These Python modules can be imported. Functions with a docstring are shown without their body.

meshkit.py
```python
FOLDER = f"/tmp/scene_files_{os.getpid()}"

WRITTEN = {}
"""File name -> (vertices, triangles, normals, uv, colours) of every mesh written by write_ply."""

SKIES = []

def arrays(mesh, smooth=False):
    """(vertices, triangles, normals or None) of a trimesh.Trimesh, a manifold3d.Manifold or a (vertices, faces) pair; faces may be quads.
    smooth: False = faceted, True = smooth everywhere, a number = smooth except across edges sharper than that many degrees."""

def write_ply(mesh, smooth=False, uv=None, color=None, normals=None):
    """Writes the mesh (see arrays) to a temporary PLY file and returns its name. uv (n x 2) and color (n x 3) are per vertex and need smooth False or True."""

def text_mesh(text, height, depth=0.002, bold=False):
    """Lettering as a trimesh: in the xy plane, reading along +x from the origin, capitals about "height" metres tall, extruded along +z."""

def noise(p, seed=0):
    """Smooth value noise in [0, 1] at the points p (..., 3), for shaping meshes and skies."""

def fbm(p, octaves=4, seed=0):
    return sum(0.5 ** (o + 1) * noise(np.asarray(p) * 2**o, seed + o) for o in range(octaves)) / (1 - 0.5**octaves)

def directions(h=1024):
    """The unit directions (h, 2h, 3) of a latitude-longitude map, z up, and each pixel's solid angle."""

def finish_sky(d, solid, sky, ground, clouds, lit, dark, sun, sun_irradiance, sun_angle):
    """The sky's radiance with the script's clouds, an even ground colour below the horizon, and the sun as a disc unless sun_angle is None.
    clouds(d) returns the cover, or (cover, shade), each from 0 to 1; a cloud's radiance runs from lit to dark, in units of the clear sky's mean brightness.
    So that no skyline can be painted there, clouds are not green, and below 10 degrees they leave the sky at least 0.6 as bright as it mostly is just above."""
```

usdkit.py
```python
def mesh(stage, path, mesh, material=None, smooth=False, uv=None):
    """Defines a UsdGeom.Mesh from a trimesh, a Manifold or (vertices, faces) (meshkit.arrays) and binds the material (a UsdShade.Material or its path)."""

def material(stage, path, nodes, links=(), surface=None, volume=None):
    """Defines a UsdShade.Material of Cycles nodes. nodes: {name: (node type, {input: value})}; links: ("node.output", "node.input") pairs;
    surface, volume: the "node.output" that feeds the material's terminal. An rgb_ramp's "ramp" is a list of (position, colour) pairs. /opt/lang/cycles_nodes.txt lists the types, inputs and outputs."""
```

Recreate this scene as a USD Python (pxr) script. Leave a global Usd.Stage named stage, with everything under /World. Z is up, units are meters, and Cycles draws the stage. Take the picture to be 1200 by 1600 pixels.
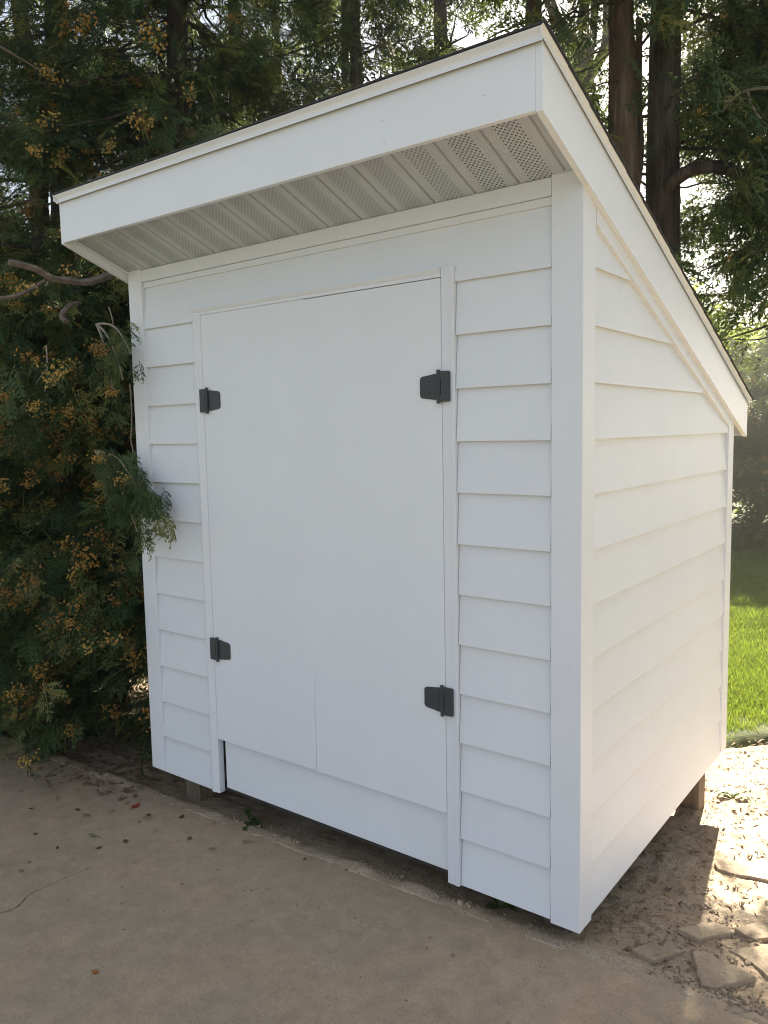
import math, random
import numpy as np, trimesh, manifold3d, usdkit, meshkit
from scipy.spatial.transform import Rotation
from shapely.geometry import Polygon, Point, box as sbox
from shapely.ops import unary_union
from pxr import Usd, UsdGeom, UsdLux, UsdShade, Sdf, Gf, Vt

stage = Usd.Stage.CreateInMemory()
UsdGeom.SetStageUpAxis(stage, 'Z'); UsdGeom.SetStageMetersPerUnit(stage, 1.0)
UsdGeom.Xform.Define(stage, '/World'); UsdGeom.Scope.Define(stage, '/World/Looks')

# ------------------------------------------------------------------ camera, sky, sun, exposure
EXPOSURE = 2.58
CAM = np.array([0.85688, -1.99118, 1.39619]); YAW, PITCH, ROLL = 0.65037, 0.10008, -0.01959
fwd = np.array([-math.sin(YAW)*math.cos(PITCH), math.cos(YAW)*math.cos(PITCH), -math.sin(PITCH)])
r0 = np.array([math.cos(YAW), math.sin(YAW), 0]); u0 = np.cross(r0, fwd)
right, up = r0*math.cos(ROLL)+u0*math.sin(ROLL), -r0*math.sin(ROLL)+u0*math.cos(ROLL)
cam = UsdGeom.Camera.Define(stage, '/World/camera')
cam.CreateHorizontalApertureAttr(36.0); cam.CreateVerticalApertureAttr(48.0)
cam.CreateFocalLengthAttr(1234.93/1200*36); cam.CreateClippingRangeAttr(Gf.Vec2f(0.05, 500))
cam.CreateExposureAttr(EXPOSURE)
def rows(x, y, z, p): return Gf.Matrix4d(*x, 0, *y, 0, *z, 0, *p, 1)
cam.AddTransformOp().Set(rows(right, up, -fwd, CAM))

SUN = np.array([-0.06, 0.32, 0.21]); SUN = SUN/np.linalg.norm(SUN)
sun = UsdLux.DistantLight.Define(stage, '/World/sun')
sun.CreateIntensityAttr(1.25); sun.CreateAngleAttr(0.53); sun.CreateNormalizeAttr(True); sun.CreateColorAttr(Gf.Vec3f(1, 0.90, 0.74))
sx = np.cross([0, 0, 1], SUN); sx /= np.linalg.norm(sx)
sun.AddTransformOp().Set(rows(sx, np.cross(SUN, sx), SUN, (0, 0, 20)))
dome = UsdLux.DomeLight.Define(stage, '/World/sky')
sky = usdkit.material(stage, '/World/Looks/sky', {
    's': ('sky_texture', {'sky_type': 'single_scattering', 'sun_disc': False, 'sun_elevation': math.asin(SUN[2]), 'sun_rotation': math.atan2(SUN[0], SUN[1]), 'aerosol_density': 1.6, 'air_density': 1.0}),
    # a thin white cloud sheet over a paled clear sky
    'n': ('noise_texture', {'scale': 2.2, 'detail': 5.0}), 'tc': ('texture_coordinate', {}), 'c': ('rgb_ramp', {'ramp': [(0.3, (1.09, 1.18, 1.34)), (0.7, (1.39, 1.46, 1.58))]}),
    's1': ('vector_math', {'math_type': 'scale', 'scale': 0.28}), 'a': ('vector_math', {'math_type': 'add'}), 'b': ('background_shader', {'strength': 0.05})},
    [('tc.generated', 'n.vector'), ('n.fac', 'c.fac'), ('s.color', 's1.vector1'), ('s1.vector', 'a.vector1'), ('c.color', 'a.vector2'), ('a.vector', 'b.color')], surface='b.background')
UsdShade.MaterialBindingAPI.Apply(dome.GetPrim()).Bind(sky)
dome.GetPrim().SetCustomDataByKey('kind', 'structure')

# ------------------------------------------------------------------ helpers
used = {}
def path_for(name, parent):
    base = (str(parent.GetPath()) if parent is not None else '/World')
    k = used.get((base, name), 0); used[(base, name)] = k+1
    return f'{base}/{name}' if k == 0 else f'{base}/{name}_{k:03d}'
def tag(p, label=None, cat=None, group=None, kind=None):
    for k, v in (('label', label), ('category', cat), ('group', group), ('kind', kind)):
        if v: p.SetCustomDataByKey(k, v)
    return p
def thing(name, label, cat, loc=(0, 0, 0), rotz=0, group=None):
    x = UsdGeom.Xform.Define(stage, path_for(name, None))
    x.AddTranslateOp().Set(Gf.Vec3d(*map(float, loc)))
    if rotz: x.AddRotateZOp().Set(math.degrees(rotz))
    return tag(x.GetPrim(), label, cat, group)
def obj(name, mesh, m, parent=None, smooth=False, label=None):
    p = usdkit.mesh(stage, path_for(name, parent), mesh, m, smooth=smooth).GetPrim()
    if label: tag(p, label)
    return p
def scatter(name, parent, protos, pos, rotm, scale, kind='stuff', idx=None, rng=None):
    """One PointInstancer; protos is a list of (name, mesh, material)."""
    path = path_for(name, parent)
    pi = UsdGeom.PointInstancer.Define(stage, path)
    targets = []
    for n, me, ma in protos:
        usdkit.mesh(stage, f'{path}/{n}', me, ma); targets.append(Sdf.Path(f'{path}/{n}'))
    pi.CreatePrototypesRel().SetTargets(targets)
    n = len(pos)
    if idx is None: idx = (rng or np.random.default_rng(5)).integers(0, len(protos), n)
    pi.CreateProtoIndicesAttr(Vt.IntArray.FromNumpy(np.asarray(idx, np.int32)))
    pi.CreatePositionsAttr(Vt.Vec3fArray.FromNumpy(np.asarray(pos, np.float32)))
    q = Rotation.from_matrix(rotm).as_quat()
    pi.CreateOrientationsAttr(Vt.QuathArray([Gf.Quath(float(a[3]), float(a[0]), float(a[1]), float(a[2])) for a in q]))
    s = np.asarray(scale, float); s = np.repeat(s[:, None], 3, 1) if s.ndim == 1 else s
    pi.CreateScalesAttr(Vt.Vec3fArray.FromNumpy(s.astype(np.float32)))
    tag(pi.GetPrim(), kind=kind)
    return pi.GetPrim()
def bx(x0, x1, y0, y1, z0, z1):
    m = trimesh.creation.box((x1-x0, y1-y0, z1-z0)); m.apply_translation(((x0+x1)/2, (y0+y1)/2, (z0+z1)/2)); return m
def rbox(x0, x1, y0, y1, z0, z1, r=0.0015):
    """Box with rounded edges (hull of spheres)."""
    s = manifold3d.Manifold.sphere(r, 8)
    pts = [s.translate((x, y, z)) for x in (x0+r, x1-r) for y in (y0+r, y1-r) for z in (z0+r, z1-r)]
    return manifold3d.Manifold.batch_hull(pts)
def man(m):
    return manifold3d.Manifold(manifold3d.Mesh(np.asarray(m.vertices, np.float32), np.asarray(m.faces, np.uint32)))
def prism(poly, d0, d1, axis):
    """Polygon in the plane of the other two axes, extruded along axis from d0 to d1. axis x: poly (y,z); y: (x,z); z: (x,y)."""
    poly = poly if isinstance(poly, Polygon) else Polygon(poly)
    m = trimesh.creation.extrude_polygon(poly, d1-d0, engine='earcut'); v = m.vertices.copy()
    w = v[:, 2]+d0
    v = {'x': np.c_[w, v[:, 0], v[:, 1]], 'y': np.c_[v[:, 0], w, v[:, 1]], 'z': np.c_[v[:, 0], v[:, 1], w]}[axis]
    m = trimesh.Trimesh(v, m.faces, process=False)
    if axis == 'y': m.invert()
    return m
def rnd(poly, r): 
    poly = poly if isinstance(poly, Polygon) else Polygon(poly)
    return poly.buffer(-r).buffer(r, quad_segs=3)
def tube(pts, rad, sides=7, cap=True, wob=0, seed=0):
    p = np.asarray(pts, float); n = len(p); rad = np.broadcast_to(rad, (n,)).astype(float)
    t = np.gradient(p, axis=0); t /= np.linalg.norm(t, axis=1, keepdims=True)+1e-12
    ref = np.array([0.31, 0.87, 0.1]) if abs(t[:, 2]).mean() > 0.7 else np.array([0, 0, 1.0])
    a = np.cross(t, ref); a /= np.linalg.norm(a, axis=1, keepdims=True)+1e-12; b = np.cross(t, a)
    ang = np.arange(sides)*2*np.pi/sides
    R = rad[:, None]*np.ones(sides)
    if wob:
        g = np.random.default_rng(seed); R = R*(1+wob*g.normal(size=sides)[None]*0.6+wob*0.4*g.normal(size=(n, sides)))
    v = p[:, None]+R[..., None]*(np.cos(ang)[None, :, None]*a[:, None]+np.sin(ang)[None, :, None]*b[:, None])
    i, j = np.meshgrid(np.arange(n-1), np.arange(sides), indexing='ij')
    q = np.stack([i*sides+j, i*sides+(j+1) % sides, (i+1)*sides+(j+1) % sides, (i+1)*sides+j], -1).reshape(-1, 4)
    f = np.vstack([q[:, [0, 1, 2]], q[:, [0, 2, 3]]]); v = v.reshape(-1, 3)
    if cap:
        k = len(v); v = np.vstack([v, p[:1], p[-1:]])
        e = [[k, (s+1) % sides, s] for s in range(sides)]+[[k+1, (n-1)*sides+s, (n-1)*sides+(s+1) % sides] for s in range(sides)]
        f = np.vstack([f, e])
    m = trimesh.Trimesh(v, f, process=False); return m
def spline(pts, n):
    from scipy.interpolate import PchipInterpolator
    p = np.asarray(pts, float); s = np.r_[0, np.cumsum(np.linalg.norm(np.diff(p, axis=0), axis=1))]
    return PchipInterpolator(s, p)(np.linspace(0, s[-1], n))
cat = trimesh.util.concatenate
def join(ms): return cat([m for m in ms])

# ------------------------------------------------------------------ materials
MAT = {}
def M(name, nodes, links, surface='p.BSDF', volume=None):
    MAT[name] = usdkit.material(stage, '/World/Looks/'+name, nodes, links, surface=surface, volume=volume); return MAT[name]
def paint(name, col, rough=0.45, mott=0.035, bump=0.05, grain=(6, 6, 6), tone=True):
    """Painted board: slight mottling, per-board tone, faint grain relief."""
    c = np.array(col)
    nodes = {'g': ('geometry', {}), 'mp': ('mapping', {'scale': grain}), 'n1': ('noise_texture', {'scale': 1.0, 'detail': 5.0, 'roughness': 0.6}),
             'r1': ('rgb_ramp', {'ramp': [(0.3, tuple(c*(1-mott))), (0.7, tuple(np.minimum(c*(1+mott*0.5), 0.9)))]}),
             'oi': ('object_info', {}), 'rv': ('rgb_ramp', {'ramp': [(0, (0.965, 0.965, 0.97) if tone else (1, 1, 1)), (1, (1, 1, 0.995))]}),
             'mx': ('mix', {'mix_type': 'multiply', 'fac': 1.0}) if False else ('vector_math', {'math_type': 'multiply'}),
             'n2': ('noise_texture', {'scale': 55.0, 'detail': 4.0}), 'mp2': ('mapping', {'scale': (1, 1, 1)}),
             'b': ('bump', {'strength': bump, 'distance': 0.004}), 'p': ('principled_bsdf', {'roughness': rough, 'specular_ior_level': 0.4})}
    links = [('g.position', 'mp.vector'), ('mp.vector', 'n1.vector'), ('n1.fac', 'r1.fac'), ('oi.random', 'rv.fac'), ('r1.color', 'mx.vector1'), ('rv.color', 'mx.vector2'),
             ('g.position', 'mp2.vector'), ('mp2.vector', 'n2.vector'), ('n2.fac', 'b.height'), ('b.normal', 'p.normal'), ('mx.vector', 'p.base_color')]
    return M(name, nodes, links)
paint('white_paint', (0.755, 0.775, 0.80), 0.42, 0.025, 0.12, (4, 4, 3))
paint('door_paint', (0.75, 0.768, 0.79), 0.42, 0.02, 0.12, (4, 4, 3), tone=False)
paint('white_trim', (0.755, 0.77, 0.795), 0.40, 0.03, 0.10, (4, 4, 4))
paint('white_metal', (0.755, 0.77, 0.795), 0.33, 0.02, 0.03, (3, 3, 3))
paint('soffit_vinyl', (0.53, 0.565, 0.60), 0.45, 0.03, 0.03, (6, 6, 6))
paint('hole_shade_nail_grey', (0.30, 0.30, 0.30), 0.7, 0.03, 0.03, (6, 6, 6))  # grey standing in for shade inside the soffit holes; also colours nail heads
paint('hinge_black', (0.045, 0.048, 0.052), 0.42, 0.1, 0.15, (40, 40, 40))
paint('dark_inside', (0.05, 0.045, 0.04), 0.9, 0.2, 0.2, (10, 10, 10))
paint('roof_shingle', (0.045, 0.045, 0.048), 0.9, 0.35, 0.8, (60, 60, 60))
def noisy(name, stops, scale=8.0, detail=6.0, rough=0.85, bump=0.4, bscale=60.0, bdist=0.01, stretch=(1, 1, 1), spec=0.3, rand=0.0, fine=None):
    nodes = {'g': ('geometry', {}), 'mp': ('mapping', {'scale': stretch}), 'n1': ('noise_texture', {'scale': scale, 'detail': detail, 'roughness': 0.65}),
             'r1': ('rgb_ramp', {'ramp': stops}), 'n2': ('noise_texture', {'scale': bscale, 'detail': 5.0, 'roughness': 0.7}),
             'b': ('bump', {'strength': bump, 'distance': bdist}), 'p': ('principled_bsdf', {'roughness': rough, 'specular_ior_level': spec})}
    links = [('g.position', 'mp.vector'), ('mp.vector', 'n1.vector'), ('mp.vector', 'n2.vector'), ('n1.fac', 'r1.fac'), ('n2.fac', 'b.height'), ('b.normal', 'p.normal')]
    last = 'r1.color'
    if fine:
        nodes |= {'n3': ('noise_texture', {'scale': fine[0], 'detail': 3.0, 'roughness': 0.7}), 'r3': ('rgb_ramp', {'ramp': fine[1]}), 'mx': ('vector_math', {'math_type': 'multiply'})}
        links += [('mp.vector', 'n3.vector'), ('n3.fac', 'r3.fac'), (last, 'mx.vector1'), ('r3.color', 'mx.vector2')]; last = 'mx.vector'
    if rand:
        nodes |= {'oi': ('object_info', {}), 'rr': ('rgb_ramp', {'ramp': [(0, (1-rand,)*3), (1, (1+rand,)*3)]}), 'mr': ('vector_math', {'math_type': 'multiply'})}
        links += [('oi.random', 'rr.fac'), (last, 'mr.vector1'), ('rr.color', 'mr.vector2')]; last = 'mr.vector'
    links.append((last, 'p.base_color'))
    return M(name, nodes, links)
noisy('bark', [(0.32, (0.05, 0.035, 0.026)), (0.5, (0.15, 0.10, 0.07)), (0.68, (0.27, 0.20, 0.145))], scale=14, stretch=(1, 1, 0.12), bump=1.0, bscale=38, bdist=0.04)
noisy('bark_dark', [(0.32, (0.03, 0.024, 0.02)), (0.5, (0.09, 0.07, 0.055)), (0.68, (0.17, 0.138, 0.11))], scale=14, stretch=(1, 1, 0.12), bump=1.0, bscale=38, bdist=0.04)
noisy('twig_bark', [(0.3, (0.10, 0.075, 0.06)), (0.7, (0.24, 0.19, 0.155))], scale=20, bump=0.6, bscale=80)
noisy('pale_twig', [(0.3, (0.22, 0.18, 0.14)), (0.7, (0.38, 0.32, 0.26))], scale=30, bump=0.4, bscale=120)
noisy('post_wood', [(0.3, (0.12, 0.092, 0.066)), (0.7, (0.21, 0.165, 0.12))], scale=10, stretch=(4, 4, 0.4), bump=0.4, bscale=40)
noisy('soil', [(0.3, (0.33, 0.245, 0.17)), (0.5, (0.43, 0.335, 0.235)), (0.72, (0.51, 0.42, 0.315))], scale=5, rough=0.95, bump=0.6, bscale=90, bdist=0.008,
      fine=(140.0, [(0.3, (0.6, 0.58, 0.55)), (0.5, (1, 1, 1)), (0.75, (1.25, 1.25, 1.2))]))
noisy('flag_stone', [(0.3, (0.33, 0.255, 0.175)), (0.7, (0.48, 0.385, 0.275))], scale=7, rough=0.85, bump=0.5, bscale=50, bdist=0.006, rand=0.12, fine=(90.0, [(0.3, (0.8, 0.78, 0.75)), (0.6, (1.05, 1.05, 1.05))]))
noisy('pebble', [(0.3, (0.19, 0.14, 0.095)), (0.7, (0.40, 0.315, 0.225))], scale=25, rough=0.8, bump=0.2, rand=0.35)
noisy('wood_chip', [(0.3, (0.16, 0.105, 0.065)), (0.7, (0.42, 0.32, 0.21))], scale=25, rough=0.85, bump=0.3, rand=0.45)
noisy('turf', [(0.3, (0.045, 0.06, 0.02)), (0.7, (0.10, 0.11, 0.04))], scale=6, rough=0.95, bump=0.8, bscale=60)
noisy('dark_ground', [(0.3, (0.05, 0.035, 0.025)), (0.7, (0.11, 0.08, 0.055))], scale=10, rough=0.95, bump=0.8, bscale=60)
# concrete: brown-stained, grey at places, fine aggregate
M('concrete', {'g': ('geometry', {}), 'n1': ('noise_texture', {'scale': 1.6, 'detail': 6.0, 'roughness': 0.62}),
    'r1': ('rgb_ramp', {'ramp': [(0.30, (0.41, 0.325, 0.235)), (0.48, (0.43, 0.335, 0.232)), (0.6, (0.47, 0.352, 0.235)), (0.75, (0.48, 0.39, 0.28))]}),
    'n3': ('noise_texture', {'scale': 170.0, 'detail': 4.0, 'roughness': 0.7}), 'r3': ('rgb_ramp', {'ramp': [(0.28, (0.62, 0.6, 0.58)), (0.45, (0.97, 0.97, 0.97)), (0.62, (1.03, 1.03, 1.03)), (0.74, (1.45, 1.43, 1.4))]}),
    'n4': ('noise_texture', {'scale': 14.0, 'detail': 5.0, 'roughness': 0.7}), 'r4': ('rgb_ramp', {'ramp': [(0.3, (0.86, 0.85, 0.84)), (0.65, (1.10, 1.08, 1.06))]}),
    'm1': ('vector_math', {'math_type': 'multiply'}), 'm2': ('vector_math', {'math_type': 'multiply'}),
    'n2': ('noise_texture', {'scale': 110.0, 'detail': 6.0, 'roughness': 0.75}), 'b': ('bump', {'strength': 0.45, 'distance': 0.006}),
    'p': ('principled_bsdf', {'roughness': 0.88, 'specular_ior_level': 0.3})},
  [('g.position', 'n1.vector'), ('n1.fac', 'r1.fac'), ('g.position', 'n3.vector'), ('n3.fac', 'r3.fac'), ('g.position', 'n4.vector'), ('n4.fac', 'r4.fac'), ('r1.color', 'm1.vector1'), ('r3.color', 'm1.vector2'),
   ('m1.vector', 'm2.vector1'), ('r4.color', 'm2.vector2'), ('g.position', 'n2.vector'), ('n2.fac', 'b.height'), ('b.normal', 'p.normal'), ('m2.vector', 'p.base_color')])
def leafy(name, stops, trans=0.35, tcol=(0.12, 0.17, 0.02), rough=0.5, patch=None):
    nodes = {'oi': ('object_info', {}), 'r': ('rgb_ramp', {'ramp': stops}), 'p': ('principled_bsdf', {'roughness': rough, 'specular_ior_level': 0.3}),
             't': ('translucent_bsdf', {'color': tcol}), 'mx': ('mix_closure', {'fac': trans})}
    return M(name, nodes, [('oi.random', 'r.fac'), ('r.color', 'p.base_color'), ('p.BSDF', 'mx.closure1'), ('t.BSDF', 'mx.closure2')], surface='mx.closure')
leafy('cedar_green', [(0, (0.028, 0.060, 0.026)), (0.4, (0.06, 0.108, 0.042)), (0.75, (0.125, 0.175, 0.055)), (1, (0.26, 0.24, 0.07))], 0.28, (0.10, 0.13, 0.03))
leafy('cone_brown', [(0, (0.28, 0.15, 0.04)), (0.6, (0.46, 0.26, 0.06)), (1, (0.55, 0.38, 0.10))], 0.05)
leafy('dead_frond', [(0, (0.10, 0.045, 0.022)), (1, (0.24, 0.115, 0.05))], 0.1, (0.2, 0.08, 0.03), 0.8)
leafy('grass_green', [(0, (0.10, 0.15, 0.025)), (0.6, (0.17, 0.22, 0.035)), (1, (0.28, 0.27, 0.07))], 0.42, (0.22, 0.30, 0.03))
leafy('broad_leaf', [(0, (0.06, 0.10, 0.022)), (1, (0.14, 0.18, 0.05))], 0.5, (0.26, 0.34, 0.05))
leafy('weed_green', [(0, (0.05, 0.10, 0.03)), (1, (0.09, 0.13, 0.04))], 0.3, (0.12, 0.2, 0.04))
leafy('leaf_red', [(0, (0.30, 0.06, 0.03)), (1, (0.30, 0.06, 0.03))], 0.1, (0.3, 0.06, 0.02), 0.6)
leafy('leaf_orange', [(0, (0.36, 0.15, 0.045)), (1, (0.36, 0.15, 0.045))], 0.1, (0.3, 0.1, 0.02), 0.6)
leafy('leaf_brown', [(0, (0.09, 0.045, 0.028)), (1, (0.16, 0.085, 0.05))], 0.1, (0.15, 0.06, 0.03), 0.7)

# ------------------------------------------------------------------ ground heights
def sstep(a, b, x): t = np.clip((x-a)/(b-a), 0, 1); return t*t*(3-2*t)
def conc(x): return -0.055+0.033*np.clip(x, -6, 4)
def hgt(x, y):
    x, y = np.broadcast_arrays(np.asarray(x, float), np.asarray(y, float))
    yy = np.clip(y, 0, None); d = 0.12*np.minimum(yy, 1.5)+0.03*np.clip(yy-1.5, 0, 1.5)
    far = sstep(3, 8, np.hypot(x, np.clip(y, 0, None)))
    return (conc(x)-0.012*sstep(-0.02, 0.05, y)-d)*(1-far)+far*(-0.34)
def soil_h(x, y):
    p = np.stack([x, y, np.zeros_like(x)], -1)
    rough = sstep(0.0, 0.25, y)
    return (hgt(x, y)+(meshkit.fbm(p*5, 3, 3)-0.5)*0.03*rough+(meshkit.fbm(p*38, 4, 9)-0.5)*0.022*(0.4+0.6*rough)
            -0.09*(1-sstep(-0.10, -0.045, y))
            +0.026*np.exp(-((y+0.008)/0.03)**2)*np.clip(meshkit.fbm(p*9, 3, 14)-0.36, 0, 1))
def grid(xs, ys, fz):
    X, Y = np.meshgrid(xs, ys, indexing='ij'); Z = fz(X, Y); nx, ny = X.shape
    v = np.stack([X, Y, Z], -1).reshape(-1, 3); i, j = np.meshgrid(np.arange(nx-1), np.arange(ny-1), indexing='ij')
    q = np.stack([i*ny+j, (i+1)*ny+j, (i+1)*ny+j+1, i*ny+j+1], -1).reshape(-1, 4)
    return v, np.vstack([q[:, [0, 1, 2]], q[:, [0, 2, 3]]])
geo = lambda a, b, n: np.geomspace(a, b, n)
# lawn: one sheet to the horizon
def edge_y(x): return 2.35+0.18*np.sin(x*3.1)+0.1*np.sin(x*7.7+1)
def lawn_h(x, y):
    p = np.stack([x, y, np.zeros_like(x)], -1)
    inlawn = sstep(edge_y(x)-0.12, edge_y(x)+0.1, y)
    return hgt(x, y)-0.16*(1-inlawn)+inlawn*(0.012+(meshkit.fbm(p*1.3, 3, 21)-0.5)*0.06)
xs = np.unique(np.r_[-geo(3.5, 220, 26), np.linspace(-3.5, 3.5, 71), geo(3.5, 220, 26)]); ys = np.unique(np.r_[-geo(7.5, 220, 22), np.linspace(-7.5, 1.6, 20), np.linspace(1.6, 3.2, 33), np.linspace(3.2, 16, 50), geo(16, 260, 22)])
tag(obj('lawn', grid(xs, ys, lawn_h), MAT['turf'], smooth=True), kind='structure')
xs = np.r_[np.linspace(-7, -2.4, 40)[:-1], np.linspace(-2.4, 0.85, 272), np.linspace(0.85, 5, 50)[1:]]; ys = np.r_[np.linspace(-0.12, 2.6, 228), np.linspace(2.6, 3.2, 14)[1:]]
tag(obj('soil', grid(xs, ys, lambda x, y: soil_h(x, y)-0.10*sstep(edge_y(x)-0.05, edge_y(x)+0.25, y)), MAT['soil'], smooth=True), kind='structure')
tag(obj('mulch_bed', grid(np.linspace(-9, 3, 25), np.linspace(10.4, 13.2, 12), lambda x, y: lawn_h(x, y)+0.05*np.sin((y-10.4)/2.8*np.pi)-0.01), MAT['dark_ground'], smooth=True), kind='structure')  # dark brown ground strip along the far side of the lawn
# concrete slab with a worn edge and a crack
rs = np.random.default_rng(11)
ex = np.linspace(3.6, -5.5, 260); ey = -0.004-0.02*np.abs(meshkit.fbm(np.c_[ex*6, ex*0, ex*0+3], 4)-0.3)+0.012*np.sin(ex*2.3)
slab = Polygon(np.r_[[(-5.5, -7), (3.6, -7)], np.c_[ex, ey]])
cr = spline([(-1.62, -1.15, 0), (-1.585, -0.86, 0), (-1.575, -0.80, 0), (-1.61, -0.73, 0), (-1.605, -0.67, 0), (-1.60, -0.60, 0), (-1.585, -0.53, 0), (-1.57, -0.47, 0)], 60)[:, :2]
cr[:, 0] += (meshkit.fbm(np.c_[cr[:, 1]*60, cr[:, 1]*0, cr[:, 1]*0], 3)-0.5)*0.022
wdt = np.interp(np.linspace(0, 1, 60), [0, 0.45, 0.6, 1], [0.016, 0.012, 0.006, 0.001])*(0.6+0.8*rs.random(60))
crack = Polygon(np.r_[np.c_[cr[:, 0]-wdt/2, cr[:, 1]], np.c_[cr[:, 0]+wdt/2, cr[:, 1]][::-1]]).buffer(0)
sm = trimesh.creation.extrude_polygon(slab.difference(crack), 0.10, engine='earcut'); sm.apply_translation((0, 0, -0.10))
sm.vertices[:, 2] += conc(sm.vertices[:, 0])
tag(obj('concrete_slab', sm, MAT['concrete']), kind='structure')
def ground_z(x, y):
    x, y = np.asarray(x, float), np.asarray(y, float)
    return np.where(y < -0.02, conc(x), soil_h(x, y))

# ------------------------------------------------------------------ the shed
W, D, E_ = 1.908, 1.552, 0.152
SL = 0.383
SX = 0.0
shed = thing('garden_shed', 'small white shed with lap siding, double doors and sloping roof', 'shed')
g = np.random.default_rng(3)
def lap(u0, u1, zb, h=E_, jit=True):
    """A lap board in local (u along wall, v outward negative, z); returns a Manifold with u on x and outward = -y."""
    o = g.normal()*0.0006 if jit else 0; dz = g.normal()*0.0006
    pr = Polygon([(-0.0172+o, zb+dz), (-0.004+o, zb+dz+0.0035), (0.0045, zb+h+0.012), (-0.0048, zb+h+0.012), (-0.0172+o, zb+dz+0.004)])
    return man(prism(pr, u0, u1, 'x'))
TOPB = 1.983
# front: top board (notched over the door head), right panel and left panel courses
tb = lap(-1.826, -0.076, 12*E_, TOPB-12*E_-0.012) - man(bx(-1.523, -0.375, -0.1, 0.05, 1.0, 1.866))
obj('siding_board', tb, MAT['white_paint'], shed)
for i in range(12):
    obj('siding_board', lap(-0.3735, -0.0765, i*E_), MAT['white_paint'], shed)
    obj('siding_board', lap(-1.8245, -1.5245, i*E_), MAT['white_paint'], shed)
# right side wall (built along u=y, turned to face +x), clipped under the rake
def to_side(m, xoff):  # local (u, v, z) -> world (x = xoff - v, y = u, z): rotation by +90 deg about z
    return m.rotate((0, 0, 90)).translate((xoff, 0, 0))
for i in range(13):
    m = lap(0.0645, 1.468, i*E_)
    m = to_side(m, -0.006)
    m = m.trim_by_plane((0, -SL, -1), -1.99+0.03)      # keep z < 1.96 - SL*y
    if m.num_tri() > 4: obj('siding_board', m, MAT['white_paint'], shed)
# left and rear walls
for i in range(13):
    m = lap(-1.479, -0.0905, i*E_).rotate((0, 0, -90)).translate((-1.887, 0, 0)).trim_by_plane((0, -SL, -1), -1.96)
    if m.num_tri() > 4: obj('siding_board', m, MAT['white_paint'], shed)
for i in range(9):
    obj('siding_board', lap(0.076, 1.82, i*E_, E_-(0.012 if i == 8 else 0)).rotate((0, 0, 180)).translate((0, 1.536, 0)), MAT['white_paint'], shed)
# sheathing behind the boards: closes the box
def zroof(y): return 2.045-SL*y
she = prism([(0.012, 0.0), (1.528, 0.0), (1.528, zroof(1.528)-0.03), (0.012, zroof(0.012)-0.01)], -1.884, -0.009, 'x')
hol = prism([(0.024, 0.16), (1.516, 0.16), (1.516, zroof(1.516)-0.06), (0.024, zroof(0.024)-0.06)], -1.872, -0.021, 'x')
obj('wall_sheathing', man(she)-man(hol), MAT['dark_inside'], shed)
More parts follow.
